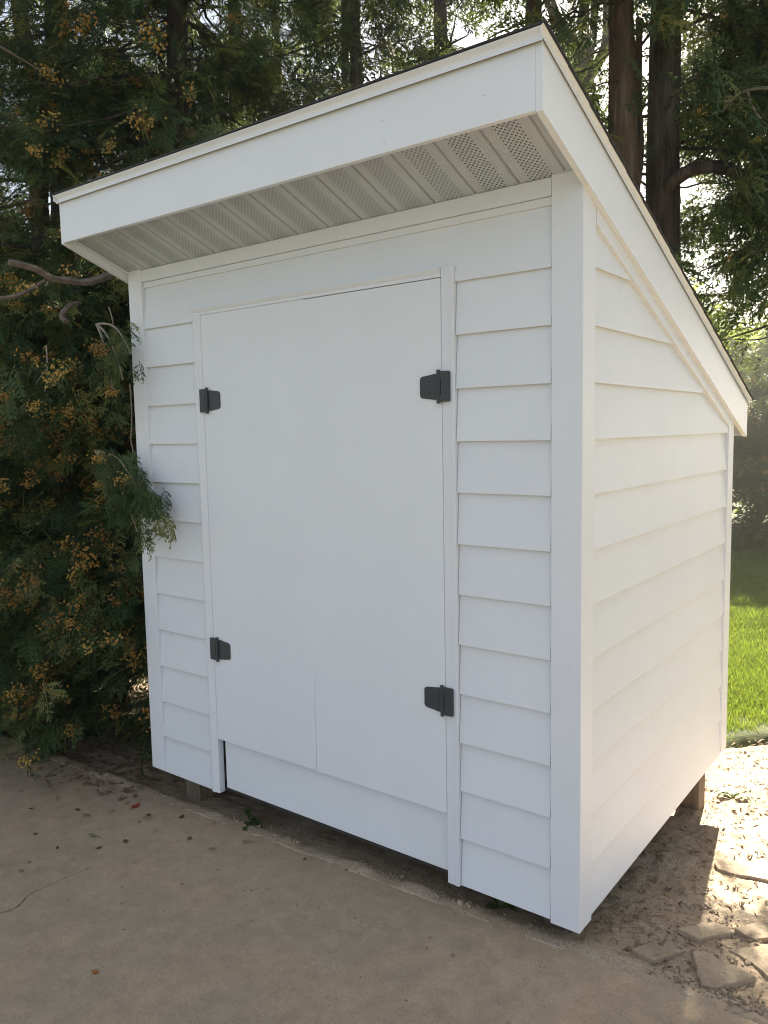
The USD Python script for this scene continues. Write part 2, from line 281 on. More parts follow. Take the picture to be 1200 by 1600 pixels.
# corner posts (L-shaped trim)
def lpost(xc, yc, dx, dy, z0, z1, lx=0.089, ly=0.104, t=0.016):
    """Corner at (xc,yc); legs run along dx (x sign) and dy (y sign)."""
    P = unary_union([sbox(*sorted((xc, xc+dx*lx)), *()) if False else Polygon([(xc, yc), (xc+dx*lx, yc), (xc+dx*lx, yc+dy*t), (xc, yc+dy*t)]), Polygon([(xc, yc), (xc+dx*t, yc), (xc+dx*t, yc+dy*ly), (xc, yc+dy*ly)])])
    return prism(rnd(P, 0.0025), z0, z1, 'z')
fr = man(lpost(0.015, -0.020, -1, 1, -0.008, 2.10, 0.089, 0.0835)).trim_by_plane((0, -SL, -1), -2.043)
obj('corner_post', fr, MAT['white_trim'], shed, smooth=30)
obj('corner_post', man(lpost(-1.908, -0.020, 1, 1, 0.002, 2.10, 0.084, 0.1095)).trim_by_plane((0, -SL, -1), -2.043), MAT['white_trim'], shed, smooth=30)
obj('corner_post', man(lpost(0.015, 1.5485, -1, -1, 0.004, 1.6, 0.089, 0.080)).trim_by_plane((0, -SL, -1), -2.04), MAT['white_trim'], shed, smooth=30)
obj('corner_post', man(lpost(-1.908, 1.552, 1, -1, 0.004, 1.6, 0.089, 0.072)).trim_by_plane((0, -SL, -1), -2.04), MAT['white_trim'], shed, smooth=30)
# frieze under the soffit: upper board proud, lower strip set back
obj('frieze_board', rbox(-1.823, -0.075, -0.0195, 0.006, 2.004, 2.05), MAT['white_trim'], shed)
obj('frieze_moulding', rbox(-1.823, -0.075, -0.0115, 0.006, 1.982, 2.0035), MAT['white_trim'], shed)
# rake trim boards on the side walls
def rake_poly(zlo, zhi, y0, y1, sl=SL): return [(y0, zlo-sl*y0), (y1, zlo-sl*y1), (y1, zhi-sl*y1), (y0, zhi-sl*y0)]
obj('rake_trim', prism(rake_poly(1.957, 2.035, 0.0640, 1.4682), -0.010, 0.0168, 'x'), MAT['white_trim'], shed)
obj('rake_trim', prism(rake_poly(1.957, 2.035, 0.0905, 1.479), -1.9098, -1.885, 'x'), MAT['white_trim'], shed)
# fascia: front (a touch higher at the left), rakes, rear
TILT = 0.010
def tilt(m):  # roof edge out of level by about a centimetre across the width
    m = m.copy() if isinstance(m, trimesh.Trimesh) else m
    m.vertices[:, 2] += TILT*np.clip(-m.vertices[:, 0]/1.94, -0.1, 1.1); return m
YF, XR, XL = -0.288, 0.031, -1.929
zb = lambda y: 2.0-SL*y
FH = 0.151
def trim_mesh(mf): a = mf.to_mesh(); return trimesh.Trimesh(a.vert_properties[:, :3], a.tri_verts, process=False)
obj('front_fascia', tilt(trim_mesh(rbox(XL+0.0175, XR-0.0175, YF, YF+0.018, zb(YF)+0.003, zb(YF)+FH, 0.0012))), MAT['white_metal'], shed)
for xa, xb in ((XR-0.017, XR), (XL, XL+0.017)):
    P = [(YF+0.0005, zb(YF)), (1.702, zb(1.702)), (1.702, zb(1.702)+FH), (YF+0.0005, zb(YF)+FH)]
    obj('rake_fascia', tilt(prism(rnd(P, 0.001), xa, xb, 'x')), MAT['white_metal'], shed)
obj('rear_fascia', tilt(bx(XL+0.0175, XR-0.0175, 1.684, 1.7015, zb(1.7)+0.003, zb(1.7)+FH)), MAT['white_metal'], shed)
for x_, z_ in ((-0.42, 0.083), (-0.415, 0.031), (-0.93, 0.091), (-1.33, 0.052), (-1.6, 0.086), (-0.12, 0.07)):   # fascia nails
    c = trimesh.creation.icosphere(2, 0.0016); c.apply_scale((1, 0.35, 1)); c.apply_translation((x_, YF-0.0002, zb(YF)+z_-TILT*x_/1.94)); obj('nail_head', c, MAT['hole_shade_nail_grey'], shed, smooth=True)
# drip edge: thin metal strip with a hemmed foot and a flared lip
prof = np.array([(0.0090, 0.0), (0.0102, 0.0), (0.0085, 0.0120), (0.0105, 0.0165), (0.0205, 0.0255), (0.0200, 0.0268), (0.0092, 0.0180), (0.0008, 0.0180), (0.0008, 0.0165), (0.0072, 0.0150)])
pf = [(YF-o, zb(YF)+FH-0.006+z) for o, z in prof]
obj('drip_edge', tilt(prism(pf, XL-0.004, XR+0.004, 'x')), MAT['white_metal'], shed)
def rake_drip(side):
    x0 = XR if side > 0 else XL
    m = trimesh.creation.extrude_polygon(Polygon([(o-(0.0042 if o > 0.004 else 0), z) for o, z in prof]), 1.0, engine='earcut'); v = m.vertices
    yy = YF-0.0205+v[:, 2]*(1.722-YF+0.0205)
    out = np.c_[x0+side*v[:, 0], yy, zb(yy)+FH-0.006+v[:, 1]]
    m = trimesh.Trimesh(out, m.faces, process=False); trimesh.repair.fix_normals(m); return tilt(m)
obj('fascia_backing', tilt(bx(XL+0.01, XR-0.004, YF-0.0078, YF-0.0006, zb(YF)+FH-0.003, zb(YF)+FH+0.008)), MAT['dark_inside'], shed)  # dark strip added to paint the shadow line under the front drip edge
obj('drip_edge', rake_drip(1), MAT['white_metal'], shed); obj('drip_edge', rake_drip(-1), MAT['white_metal'], shed)
# roof deck and shingle courses
zt = lambda y: zb(y)+FH+0.0148
def slope_box(x0, x1, y0, y1, dz0, dz1, lift=0.0):
    m = bx(x0, x1, y0, y1, 0, 1); v = m.vertices; y = v[:, 1]; v[:, 2] = zt(y)+np.where(v[:, 2] > 0.5, dz1, dz0)+lift*(y-y0)/(y1-y0); return tilt(m)
obj('roof_deck', slope_box(XL+0.018, XR-0.018, YF+0.019, 1.683, -0.016, -0.002), MAT['post_wood'], shed)
nr = 16; yy = np.linspace(YF-0.0225, 1.725, nr+1)
for i in range(nr):
    obj('shingle_course', slope_box(XL-0.019, XR+0.019, yy[i], yy[i+1]+0.001, 0.001 if i else 0.0005, 0.0040, 0.0012), MAT['roof_shingle'], shed)
# soffit: vented vinyl panels between ribs; real perforations
zs = lambda y: 2.046-SL*y
ribx = [-0.033-0.1353*k for k in range(-1, 15)]
YS0, YS1 = YF+0.019, -0.0015
def soffit_panel(xa, xb):
    P = sbox(xa, YS0, xb, YS1); holes = []
    nx = int((xb-xa-0.026)/0.0076)
    for a in range(nx+1):
        for b in range(int((YS1-YS0-0.02)/0.0066)):
            cx, cy = xa+0.013+a*0.0076, YS0+0.012+b*0.0066
            if (a+b) % 2: holes.append(Point(cx, cy).buffer(0.0030, quad_segs=1))
    P = P.difference(unary_union(holes))
    v, f = trimesh.creation.triangulate_polygon(P, engine='earcut'); v = np.asarray(v)
    return np.c_[v, zs(v[:, 1])], f
for k in range(len(ribx)-1):
    xa, xb = ribx[k+1], ribx[k]
    xa, xb = max(xa+0.0235, XL+0.018), min(xb-0.0235, XR-0.018)
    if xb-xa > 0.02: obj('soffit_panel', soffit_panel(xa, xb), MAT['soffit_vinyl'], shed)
for k, x in enumerate(ribx):   # solid V-grooved ribs between the perforated strips
    if not XL+0.03 < x < XR-0.02: continue
    pp = [(-0.0235, 0), (-0.012, -0.001), (-0.0045, -0.001), (-0.003, 0.007), (0.003, 0.007), (0.0045, -0.001), (0.012, -0.001), (0.0235, 0)]
    v = np.array([[x+a, y, zs(y)+b] for y in (YS0, YS1) for a, b in pp]); n = len(pp)
    f = [[i, i+1, n+i+1, n+i] for i in range(n-1)]
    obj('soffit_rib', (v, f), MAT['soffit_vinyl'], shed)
obj('soffit_backing', prism(rake_poly(2.057, 2.059, YS0, YS1), XL+0.018, XR-0.018, 'x'), MAT['hole_shade_nail_grey'], shed)  # added sheet whose grey sets how shaded the perforations look
ch = [(YS1-0.012, zs(YS1-0.012)-0.0125), (YS1+0.001, zs(YS1)-0.0125), (YS1+0.001, zs(YS1)+0.004), (YS1-0.012, zs(YS1-0.012)+0.004)]
obj('soffit_channel', prism(ch, XL+0.018, XR-0.018, 'x'), MAT['white_metal'], shed)
for x0 in (XL+0.0175, XR-0.0295):
    obj('soffit_channel', prism(rake_poly(2.046-0.011, 2.046-0.0015, YS0, YS1-0.0125), x0, x0+0.012, 'x'), MAT['white_metal'], shed)
# side soffit strips between wall and rake fascia, and rear soffit
for x0 in (XR-0.0165, XL+0.0005): 
    obj('eave_strip', prism(rake_poly(2.035, 2.042, 0.001, 1.683), x0-0.014 if x0 > -1 else x0+0.0165, x0-0.0008 if x0 > -1 else x0+0.03, 'x'), MAT['white_metal'], shed)
obj('rear_soffit', prism(rake_poly(2.036, 2.044, 1.5535, 1.683), XL+0.018, XR-0.018, 'x'), MAT['soffit_vinyl'], shed)
# door casing, doors, kick board
cas = [(-1.523, 0.004), (-1.523, -0.020), (-1.518, -0.026), (-1.509, -0.029), (-1.500, -0.0275), (-1.494, -0.0245), (-1.480, -0.0245), (-1.477, -0.022), (-1.477, 0.004)]
obj('door_casing', prism(cas, 0.0, 1.846, 'z'), MAT['white_trim'], shed, smooth=40)
cas = [(-0.3755, 0.004), (-0.3755, -0.021), (-0.3785, -0.0245), (-0.388, -0.0245), (-0.392, -0.0228), (-0.417, -0.0228), (-0.419, -0.021), (-0.419, 0.004)]
obj('door_casing', prism(cas, -0.004, 1.866, 'z'), MAT['white_trim'], shed, smooth=40)
hd = [(0.004, 1.8405), (-0.0225, 1.8405), (-0.0235, 1.8425), (-0.0235, 1.851), (-0.026, 1.853), (-0.0325, 1.862), (-0.0325, 1.8655), (0.004, 1.8655)]
obj('door_head', prism(hd, -1.523, -0.4195, 'x'), MAT['white_trim'], shed)
def door(x0, x1, z0, z1, seam, s):
    """Leaf whose meeting edge (seam x; s = side it lies on) opens from a hairline into a gap towards the bottom."""
    e = [(seam, z1), (seam, 0.72), (seam-s*0.0003, 0.55), (seam-s*0.0011, z0)]
    P = [(x0, z1)]+e+[(x0, z0)] if s > 0 else [(x1, z0)]+e[::-1]+[(x1, z1)]
    return prism(P, -0.0235, -0.005, 'y')
obj('door', door(-1.474, 0, 0.2225, 1.8392, -0.9576, 1), MAT['door_paint'], shed)
obj('door', door(0, -0.4196, 0.2215, 1.8378, -0.9576, -1), MAT['door_paint'], shed)
obj('kick_board', rbox(-1.456, -0.4195, -0.004, 0.009, 0.022, 0.262), MAT['white_paint'], shed)
# hinges
def hinge(xe, z0, z1, side):
    """xe: outer edge of the butt plate; side +1: strap runs to -x (right-hand hinge), -1: to +x."""
    s = -side; zc = (z0+z1)/2; X = lambda a: xe+s*a
    st = rnd([(X(0.040), zc-0.040), (X(0.040), zc+0.040), (X(0.072), zc+0.035), (X(0.106), zc+0.031), (X(0.106), zc-0.031), (X(0.072), zc-0.035)], 0.011)
    h = obj('hinge', prism(st, -0.0268, -0.0236, 'y'), MAT['hinge_black'], shed, smooth=30)
    bp = rnd(sbox(min(X(0), X(0.036)), z0+0.003, max(X(0), X(0.036)), z1-0.003), 0.004).difference(sbox(min(X(0.0285), X(0.031)), zc-0.023, max(X(0.0285), X(0.031)), zc+0.023))
    obj('butt_plate', prism(bp, -0.0325, -0.0246, 'y'), MAT['hinge_black'], h)
    for a, b in ((z0-0.002, zc-0.017), (zc-0.0165, zc+0.0165), (zc+0.017, z1+0.002)):
        c = trimesh.creation.cylinder(radius=0.0055, height=b-a, sections=16); c.apply_translation((X(0.0385), -0.0305, (a+b)/2)); obj('knuckle', c, MAT['hinge_black'], h, smooth=40)
    for zz in (zc-0.018, zc+0.018):
        c = trimesh.creation.icosphere(2, 0.0045); c.apply_scale((1, 0.35, 1)); c.apply_translation((X(0.075), -0.0268, zz)); obj('screw', c, MAT['hinge_black'], h, smooth=True)
hinge(-0.388, 1.480, 1.574, 1); hinge(-0.3885, 0.534, 0.626, 1); hinge(-1.4885, 1.481, 1.573, -1); hinge(-1.488, 0.538, 0.628, -1)
# floor frame and foundation posts
obj('floor_deck', bx(-1.87, -0.024, 0.027, 1.515, 0.135, 0.155), MAT['post_wood'], shed)
for y in (0.044, 0.52, 1.0, 1.46): obj('floor_joist', bx(-1.87, -0.024, y-0.017, y+0.019, 0.012, 0.134), MAT['post_wood'], shed)
for x, y in ((-0.135, 0.066), (-1.80, 0.066), (-0.135, 1.365), (-1.80, 1.365)):
    obj('foundation_post', rbox(x, x+0.09, y, y+0.09, float(hgt(x, y))-0.12, 0.0105, 0.003), MAT['post_wood'], shed, smooth=30)

# ------------------------------------------------------------------ flagstones
stones = [
 ('square buff paving stone, half sunlit, left of its neighbour in the pair nearest the shed', [(0.196, 0.26), (0.272, 0.383), (0.334, 0.366), (0.264, 0.244)], 0.030),
 ('rough buff paving stone touching the sunlit square stone on its right', [(0.325, 0.375), (0.385, 0.478), (0.47, 0.50), (0.395, 0.352)], 0.028),
 ('shaded uneven grey paving stone nearest the concrete edge and the shed corner', [(0.128, 0.068), (0.15, 0.13), (0.196, 0.195), (0.262, 0.190), (0.231, 0.128), (0.199, 0.05)], 0.022),
 ('large pointed tan paving stone against the concrete edge', [(0.268, 0.168), (0.318, 0.185), (0.352, 0.157), (0.437, 0.150), (0.362, 0.023), (0.331, 0.021)], 0.032),
 ('large tan paving stone cut off by the right edge of the picture', [(0.337, 0.251), (0.426, 0.345), (0.56, 0.33), (0.53, 0.19), (0.457, 0.179), (0.411, 0.221)], 0.026),
 ('long sunlit paving stone farthest back, beside the edge of the shed shadow', [(0.155, 0.821), (0.202, 0.891), (0.367, 0.955), (0.50, 0.93), (0.48, 0.83), (0.387, 0.836), (0.239, 0.78), (0.182, 0.774)], 0.020)]
for k, (lab, pts, th) in enumerate(stones):
    th *= 0.55
    P = Polygon(pts).buffer(-0.004).buffer(0.004, quad_segs=2); c = np.array(P.centroid.coords[0])
    co = np.array(P.segmentize(0.012).exterior.coords)[:-1]-c; gg = np.random.default_rng(40+k)
    co += (meshkit.fbm(np.c_[co*45, np.full(len(co), k*7.0)], 3)-0.5)[:, None]*0.010*co/np.linalg.norm(co, axis=1, keepdims=True)
    ringsz = [(1.0, -0.03), (1.0, th*0.7), (0.985, th*0.93), (0.95, th), (0.7, th), (0.45, th), (0.2, th)]
    n = len(co); V, F = [], []
    for s, z in ringsz:
        q = co*s; zz = np.full(n, z)+(meshkit.fbm(np.c_[(q+c)*22, np.full(n, 1.5)], 3, k)-0.5)*(0.009 if z > 0 else 0); V.append(np.c_[q, zz])
    V.append([[0, 0, th]]); V = np.vstack(V)
    for a in range(len(ringsz)-1):
        for i in range(n): F += [[a*n+i, a*n+(i+1) % n, (a+1)*n+(i+1) % n], [a*n+i, (a+1)*n+(i+1) % n, (a+1)*n+i]]
    a = len(ringsz)-1; F += [[a*n+i, a*n+(i+1) % n, (a+1)*n] for i in range(n)]
    tx, ty = gg.normal(size=2)*0.03
    V[:, 2] += tx*V[:, 0]+ty*V[:, 1]-0.105*V[:, 1]
    m = trimesh.Trimesh(V, F, process=False); m.apply_translation((*c, float(hgt(*c))+0.0)); trimesh.repair.fix_normals(m)
    tag(obj('paving_stone', m, MAT['flag_stone'], smooth=35), lab, 'paving stone')

# ------------------------------------------------------------------ small ground stuff
def pebble(seed):
    m = trimesh.creation.icosphere(1, 1.0); m.vertices = m.vertices*(0.75+0.5*meshkit.noise(m.vertices*1.5+seed*9)[:, None])*[1, 0.8, 0.55]; return m
def chip(seed):
    gg = np.random.default_rng(seed); n = 5; t = np.linspace(0, 1, n); w = 0.13*np.sin(np.pi*np.clip(t, 0.08, 0.95))+0.02
    x = t-0.5; z = 0.12*np.sin(t*3)*gg.normal(); y = 0.1*np.sin(t*4+seed)
    v = np.vstack([np.c_[x, y-w, z+0*t], np.c_[x, y+w, z+0.03+0*t]]); f = [[i, i+1, n+i+1, n+i] for i in range(n-1)]; return v, f
def rotz(a, tilt=None):
    R = Rotation.from_euler('z', a)
    if tilt is not None: R = R*Rotation.from_euler('xy', tilt)
    return R.as_matrix()
gg = np.random.default_rng(77)
def spread(n, fx, fy, sc, tl=0.5):
    x, y = fx(n), fy(n); return np.c_[x, y, ground_z(x, y)+sc*0.15], rotz(gg.uniform(0, 6.28, n), gg.normal(size=(n, 2))*tl), sc
U = lambda a, b: (lambda n: gg.uniform(a, b, n))
n1, n2, n3 = 3200, 1500, 700
p = np.r_[np.c_[gg.uniform(-2.0, 0.65, n1), np.abs(gg.normal(0, 0.05, n1))-0.02], np.c_[gg.uniform(0.0, 0.7, n2), gg.uniform(0, 0.5, n2)], np.c_[gg.uniform(-0.2, 0.7, n3), gg.uniform(0.4, 2.4, n3)], np.c_[gg.uniform(-2.4, 1.0, 380), gg.uniform(-1.3, -0.03, 380)]]
p = p[meshkit.fbm(np.c_[p*7, p[:, 0]*0], 3, 4) > 0.47+0.06*gg.normal(size=len(p))]
sc = np.clip(gg.lognormal(-5.75, 0.5, len(p)), 0.0015, 0.012)
pos = np.c_[p, ground_z(p[:, 0], p[:, 1])+sc*0.2]
scatter('gravel', None, [(f'pebble_{k+1:03d}', pebble(k), MAT['pebble']) for k in range(4)], pos, rotz(gg.uniform(0, 6.28, len(p)), gg.normal(size=(len(p), 2))*0.4), sc, rng=gg)
tag(stage.GetPrimAtPath('/World/gravel'), 'small gravel and grit along the concrete edge and round the paving stones', 'gravel')
n = 3600
x, y = gg.uniform(-0.5, 0.9, n), gg.uniform(0.05, 2.5, n); sc = np.clip(gg.lognormal(-4.1, 0.4, n), 0.008, 0.045)
scatter('wood_chips', None, [(f'chip_{k+1:03d}', chip(k), MAT['wood_chip']) for k in range(5)], np.c_[x, y, ground_z(x, y)+0.004], rotz(gg.uniform(0, 6.28, n), gg.normal(size=(n, 2))*0.3), sc, rng=gg)
tag(stage.GetPrimAtPath('/World/wood_chips'), 'dry wood chips and straw strewn over the bare soil beside the shed', 'wood chips')

# ------------------------------------------------------------------ cedar sprays
def spray(seed, L=0.17, step=0.011, sub=0.0085, w=0.0036, maxside=0.075, subs=True):
    gg = np.random.default_rng(seed); V, F = [], []
    def strip(a, b, wid, z0, z1, mid=0.55):
        a, b = np.array(a), np.array(b); d = b-a; nrm = np.array([-d[1], d[0]])/(np.linalg.norm(d)+1e-9); k = len(V); m = a+d*mid
        V.extend([(*a, z0), (*(m+nrm*wid/2), (z0+z1)/2+wid*0.18), (*b, z1), (*(m-nrm*wid/2), (z0+z1)/2-wid*0.18)]); F.extend([(k, k+2, k+1), (k, k+3, k+2)])
    bend = gg.normal()*0.5
    def axis(t): return np.array([L*t, bend*0.05*t*t])
    def zz(x, yv): return -0.9*x*x-2.2*yv*yv
    ts = np.linspace(0, 1, 9)
    for a, b in zip(ts[:-1], ts[1:]): strip(axis(a), axis(b)+[0.002, 0], w*(1.15-0.5*a), zz(axis(a)[0], 0), zz(axis(b)[0], 0), 0.5)
    n = int(L/step)
    for i in range(1, n):
        t = i/n; s = 1 if i % 2 else -1
        ln = maxside*(0.35+0.65*math.sin(math.pi*min(1, t*1.25+0.12)))*(1-t*0.45)*gg.uniform(0.75, 1.15); ang = math.radians(gg.uniform(38, 55))*s*(1-0.3*t)
        o = axis(t); d = np.array([math.cos(ang), math.sin(ang)]); e = o+d*ln; lift = gg.normal()*0.006
        hz = lambda q: zz(q[0], q[1])+lift*np.linalg.norm(q-o)/ln
        strip(o, e, w*1.1, hz(o), hz(e), 0.7)
        if subs:
            m = int(ln/sub)
            for j in range(1, m):
                u = j/m
                for s2 in ((1, -1) if gg.random() < 0.8 else (gg.choice([1, -1]),)):
                    l2 = 0.021*(1-0.55*u)*gg.uniform(0.6, 1.2); a2 = ang+s2*math.radians(gg.uniform(30, 48)); o2 = o+d*ln*u; e2 = o2+np.array([math.cos(a2), math.sin(a2)])*l2
                    strip(o2, e2, w, hz(o2), hz(e2)-0.0015, 0.65)
    return trimesh.Trimesh(np.array(V, float), np.array(F), process=False)
NEAR = [spray(100+k, L=0.145, step=0.0125, sub=0.0105, w=0.0046, maxside=0.085) for k in range(5)]
FAR = [spray(200+k, step=0.015, sub=0.013, w=0.0062, maxside=0.08) for k in range(3)]
def cone_cluster(seed):
    gg = np.random.default_rng(seed); ms = []
    for k in range(44):
        c = np.array([gg.normal()*0.019, gg.normal()*0.014, gg.normal()*0.010])
        d = gg.normal(size=3)+[0, 0, 0.4]; d /= np.linalg.norm(d); L_ = gg.uniform(0.0045, 0.0065)
        a = np.cross(d, [0.3, 0.8, 0.5]); a /= np.linalg.norm(a); b = np.cross(d, a); r = L_*0.55
        ring = np.array([a*math.cos(q)+b*math.sin(q) for q in np.arange(5)*2*math.pi/5])
        v = np.vstack([[c-d*L_], c-d*L_*0.1+ring*r, c+d*L_*0.65+ring*r*0.75, [c+d*L_*0.8]])
        f = [[0, 1+(i+1) % 5, 1+i] for i in range(5)]+[[1+i, 1+(i+1) % 5, 6+(i+1) % 5] for i in range(5)]+[[1+i, 6+(i+1) % 5, 6+i] for i in range(5)]+[[11, 6+i, 6+(i+1) % 5] for i in range(5)]
        ms.append(trimesh.Trimesh(v, f, process=False))
    return cat(ms)
CONES = [cone_cluster(k) for k in range(3)]

def in_shed(P, pad=0.0):
    return (P[:, 0] > -1.99-pad) & (P[:, 0] < 0.10+pad) & (P[:, 1] > -0.36-pad) & (P[:, 1] < 1.78+pad) & (P[:, 2] < 2.36-SL*P[:, 1]+pad)
def lit(P):
    """Where the foliage would shade ground that the photograph shows sunlit."""
    G = P-SUN*((P[:, 2]+0.22)/SUN[2])[:, None]
    lawn = (G[:, 1] > 2.0) & (G[:, 1] < 5.8) & (G[:, 0] > -1.5-0.1*G[:, 1]) & (G[:, 0] < 0.6)
    soil = (G[:, 1] > 0.55) & (G[:, 1] <= 2.0) & (G[:, 0] > -0.35) & (G[:, 0] < 0.75)
    gaps = (G[:, 1] > -0.45) & (G[:, 1] <= 0.55) & (G[:, 0] > 0.12) & (G[:, 0] < 0.8) & (meshkit.fbm(np.c_[G[:, :2]*5.5, G[:, 0]*0+2.5], 2, 31) > 0.40)   # dapples on the paving stones
    return lawn | soil | gaps
CLEAR = [(938, 1000, -50, 330, 0.05), (1000, 1066, 60, 370, 0.14), (1020, 1140, 250, 300, 0.25), (1062, 1132, 372, 455, 0.03), (352, 400, -50, 200, 0.2), (270, 360, -20, 100, 0.3), (812, 852, -50, 40, 0.1), (880, 950, -50, 130, 0.25), (300, 480, 120, 210, 0.4), (40, 80, 60, 300, 0.3)]
def thin(P, gg, near=6.9):
    """The bare places in the tree row: boughs are missing in front of the visible trunks and at the large gap."""
    q = P-CAM; z = q@fwd; u = 600+1234.93*(q@right)/z; v = 800-1234.93*(q@up)/z; k = np.ones(len(P), bool)
    if near: k &= holes(P, gg) | (P[:, 0] > -1.2)
    for a, b, c, d, pr in CLEAR: k &= ~((u > a) & (u < b) & (v > c) & (v < d) & (z > 0) & (gg.random(len(P)) > pr))
    return k
def holes(P, gg):
    """Above head height the crowns are ragged: foliage stands in clumps with open air between."""
    f = meshkit.fbm(P*2.3, 3, 8); return (P[:, 2] < 2.3) | (f > 0.505) | (gg.random(len(P)) < 0.04)
def frames(d, roll):
    """Rotation matrices with x along d; normal rolled about it."""
    d = d/np.linalg.norm(d, axis=1, keepdims=True)
    ref = np.where(np.abs(d[:, 2:]) < 0.95, np.array([[0, 0, 1.0]]), np.array([[1.0, 0, 0]]))
    a = np.cross(ref, d); a /= np.linalg.norm(a, axis=1, keepdims=True); b = np.cross(d, a)
    y = a*np.cos(roll)[:, None]+b*np.sin(roll)[:, None]; z = np.cross(d, y)
    return np.stack([d, y, z], -1)

def cedar(label, base, trunk_pts, r0, crown, nl, per, seed, protos, size, cones=0, extra_limbs=(), keepfn=None, group=None, conesize=1.0, density=None, droop=0.55, name='cedar_tree', sides=12, azr=None, bark='bark_dark'):
    """crown: list of (z, radius). trunk_pts: polyline from the ground up (world)."""
    gg = np.random.default_rng(seed)
    t = thing(name, label, 'tree', (0, 0, 0), group=group)
    tp = spline(trunk_pts, 26); H = tp[-1, 2]-tp[0, 2]
    tr = r0*(1-0.8*np.linspace(0, 1, 26)**1.1); tr[0] *= 1.35; tr[1] *= 1.12
    obj('trunk', tube(tp, tr, sides, wob=0.09, seed=seed), MAT[bark], t, smooth=50)
    for pts, ra, rb in extra_limbs:
        q = spline(pts, 14); obj('limb', tube(q, np.linspace(ra, rb, 14), 8, wob=0.09, seed=seed), MAT[bark], t, smooth=50)
    cz, cr_ = np.array(crown).T; tw = []; PP, DD, SS = [], [], []
    for k in range(nl):
        z = cz[0]+(cz[-1]-cz[0])*((k+gg.random())/nl)
        c = np.array([np.interp(z, tp[:, 2], tp[:, i]) for i in range(2)]+[z])
        a = gg.uniform(0, 2*math.pi) if azr is None else gg.uniform(*azr); L = np.interp(z, cz, cr_)*gg.uniform(0.6, 1.1)
        s = np.linspace(0, 1, 8); dirn = np.array([math.cos(a), math.sin(a), 0])
        el = gg.uniform(-0.1, 0.35)
        lp = c+dirn*(L*s)[:, None]+np.array([0, 0, 1.0])*(L*(el*s-0.55*s*s+0.25*s**3))[:, None]+np.cumsum(gg.normal(size=(8, 3))*0.03*L, axis=0)
        if not in_shed(lp[2:], 0.02).any(): tw.append(tube(lp, np.linspace(min(0.012, r0*0.16)*min(1, L), 0.002, 8), 5, cap=False))
        n = int(per*L*gg.uniform(0.7, 1.3)); u = gg.uniform(0.18, 1.0, n)**0.8
        P = np.stack([np.interp(u, s, lp[:, i]) for i in range(3)], 1)
        side = np.array([-dirn[1], dirn[0], 0]); w = gg.normal(size=n)*0.17*L**0.5*(0.5+0.5*u)
        P = P+side*w[:, None]+np.c_[np.zeros((n, 2)), -np.abs(w)*0.35+gg.normal(size=n)*0.07]
        d = dirn*0.75+side*(w/(0.17*L**0.5))[:, None]*0.45+np.c_[gg.normal(size=(n, 2))*0.28, -droop+gg.normal(size=n)*0.35]
        PP.append(P); DD.append(d); SS.append(size*np.exp(gg.normal(size=n)*0.22))
    P, d, sc = np.vstack(PP), np.vstack(DD), np.concatenate(SS)
    keep = ~in_shed(P) & (P[:, 2] > hgt(P[:, 0], P[:, 1])+0.06)
    keep &= ~(lit(P) & (gg.random(len(P)) > 0.06))
    if keepfn is not None: keep &= keepfn(P, gg)
    P, d, sc = P[keep], d[keep], sc[keep]
    if tw: tag(obj('branches', cat(tw), MAT['bark_dark'], t), kind='stuff')
    scatter('foliage', t, [(f'spray_{i+1:03d}', m, MAT['cedar_green']) for i, m in enumerate(protos)], P, frames(d, gg.normal(size=len(P))*0.9), sc, rng=gg)
    if cones:
        out = np.linalg.norm(P[:, :2]-np.array([np.interp(P[:, 2], tp[:, 2], tp[:, i]) for i in range(2)]).T, axis=1)
        view = -((P[:, :2]-tp[8, :2])@(fwd[:2]/np.linalg.norm(fwd[:2])))
        wgt = np.clip(out, 0.05, None)**2*np.clip(view+0.25, 0.02, None); i = gg.choice(len(P), min(cones, len(P)), replace=False, p=wgt/wgt.sum())
        dd = d[i]/np.linalg.norm(d[i], axis=1, keepdims=True); Q = P[i]+dd*(0.07*sc[i])[:, None]+np.array([0, 0, -0.012])
        scatter('cones', t, [(f'cone_cluster_{j+1:03d}', m, MAT['cone_brown']) for j, m in enumerate(CONES)], Q, Rotation.from_euler('zyx', np.c_[gg.uniform(0, 6.28, len(Q)), gg.normal(size=(len(Q), 2))*0.6]).as_matrix(), gg.uniform(0.7, 1.35, len(Q))*conesize, rng=gg)
    return t
def ray_at(px, py, dist):
    """Point of the place that stood at pixel (px,py) of the photograph, at a horizontal distance from where it was taken."""
    d = right*((px-600)/1234.93)+up*((800-py)/1234.93)+fwd; return CAM+d/np.hypot(d[0], d[1])*dist
G0 = -0.36
def trunk_from(pix, dist, top=7.0, lean=(0, 0)):
    """Trunk polyline through photographed points, dropped to the ground and raised to the top."""
    q = np.array([ray_at(x, y, dist) for x, y in pix]); q = q[np.argsort(q[:, 2])]
    k = (q[-1]-q[0])/(q[-1, 2]-q[0, 2]+1e-9) if len(q) > 1 else np.array([0, 0, 1.0])
    foot = np.r_[q[0, :2]-k[:2]*(q[0, 2]-G0)*0.4, G0]; tip = np.r_[q[-1, :2]+k[:2]*(top-q[-1, 2])*0.5, top]
    return np.vstack([foot, q, tip])
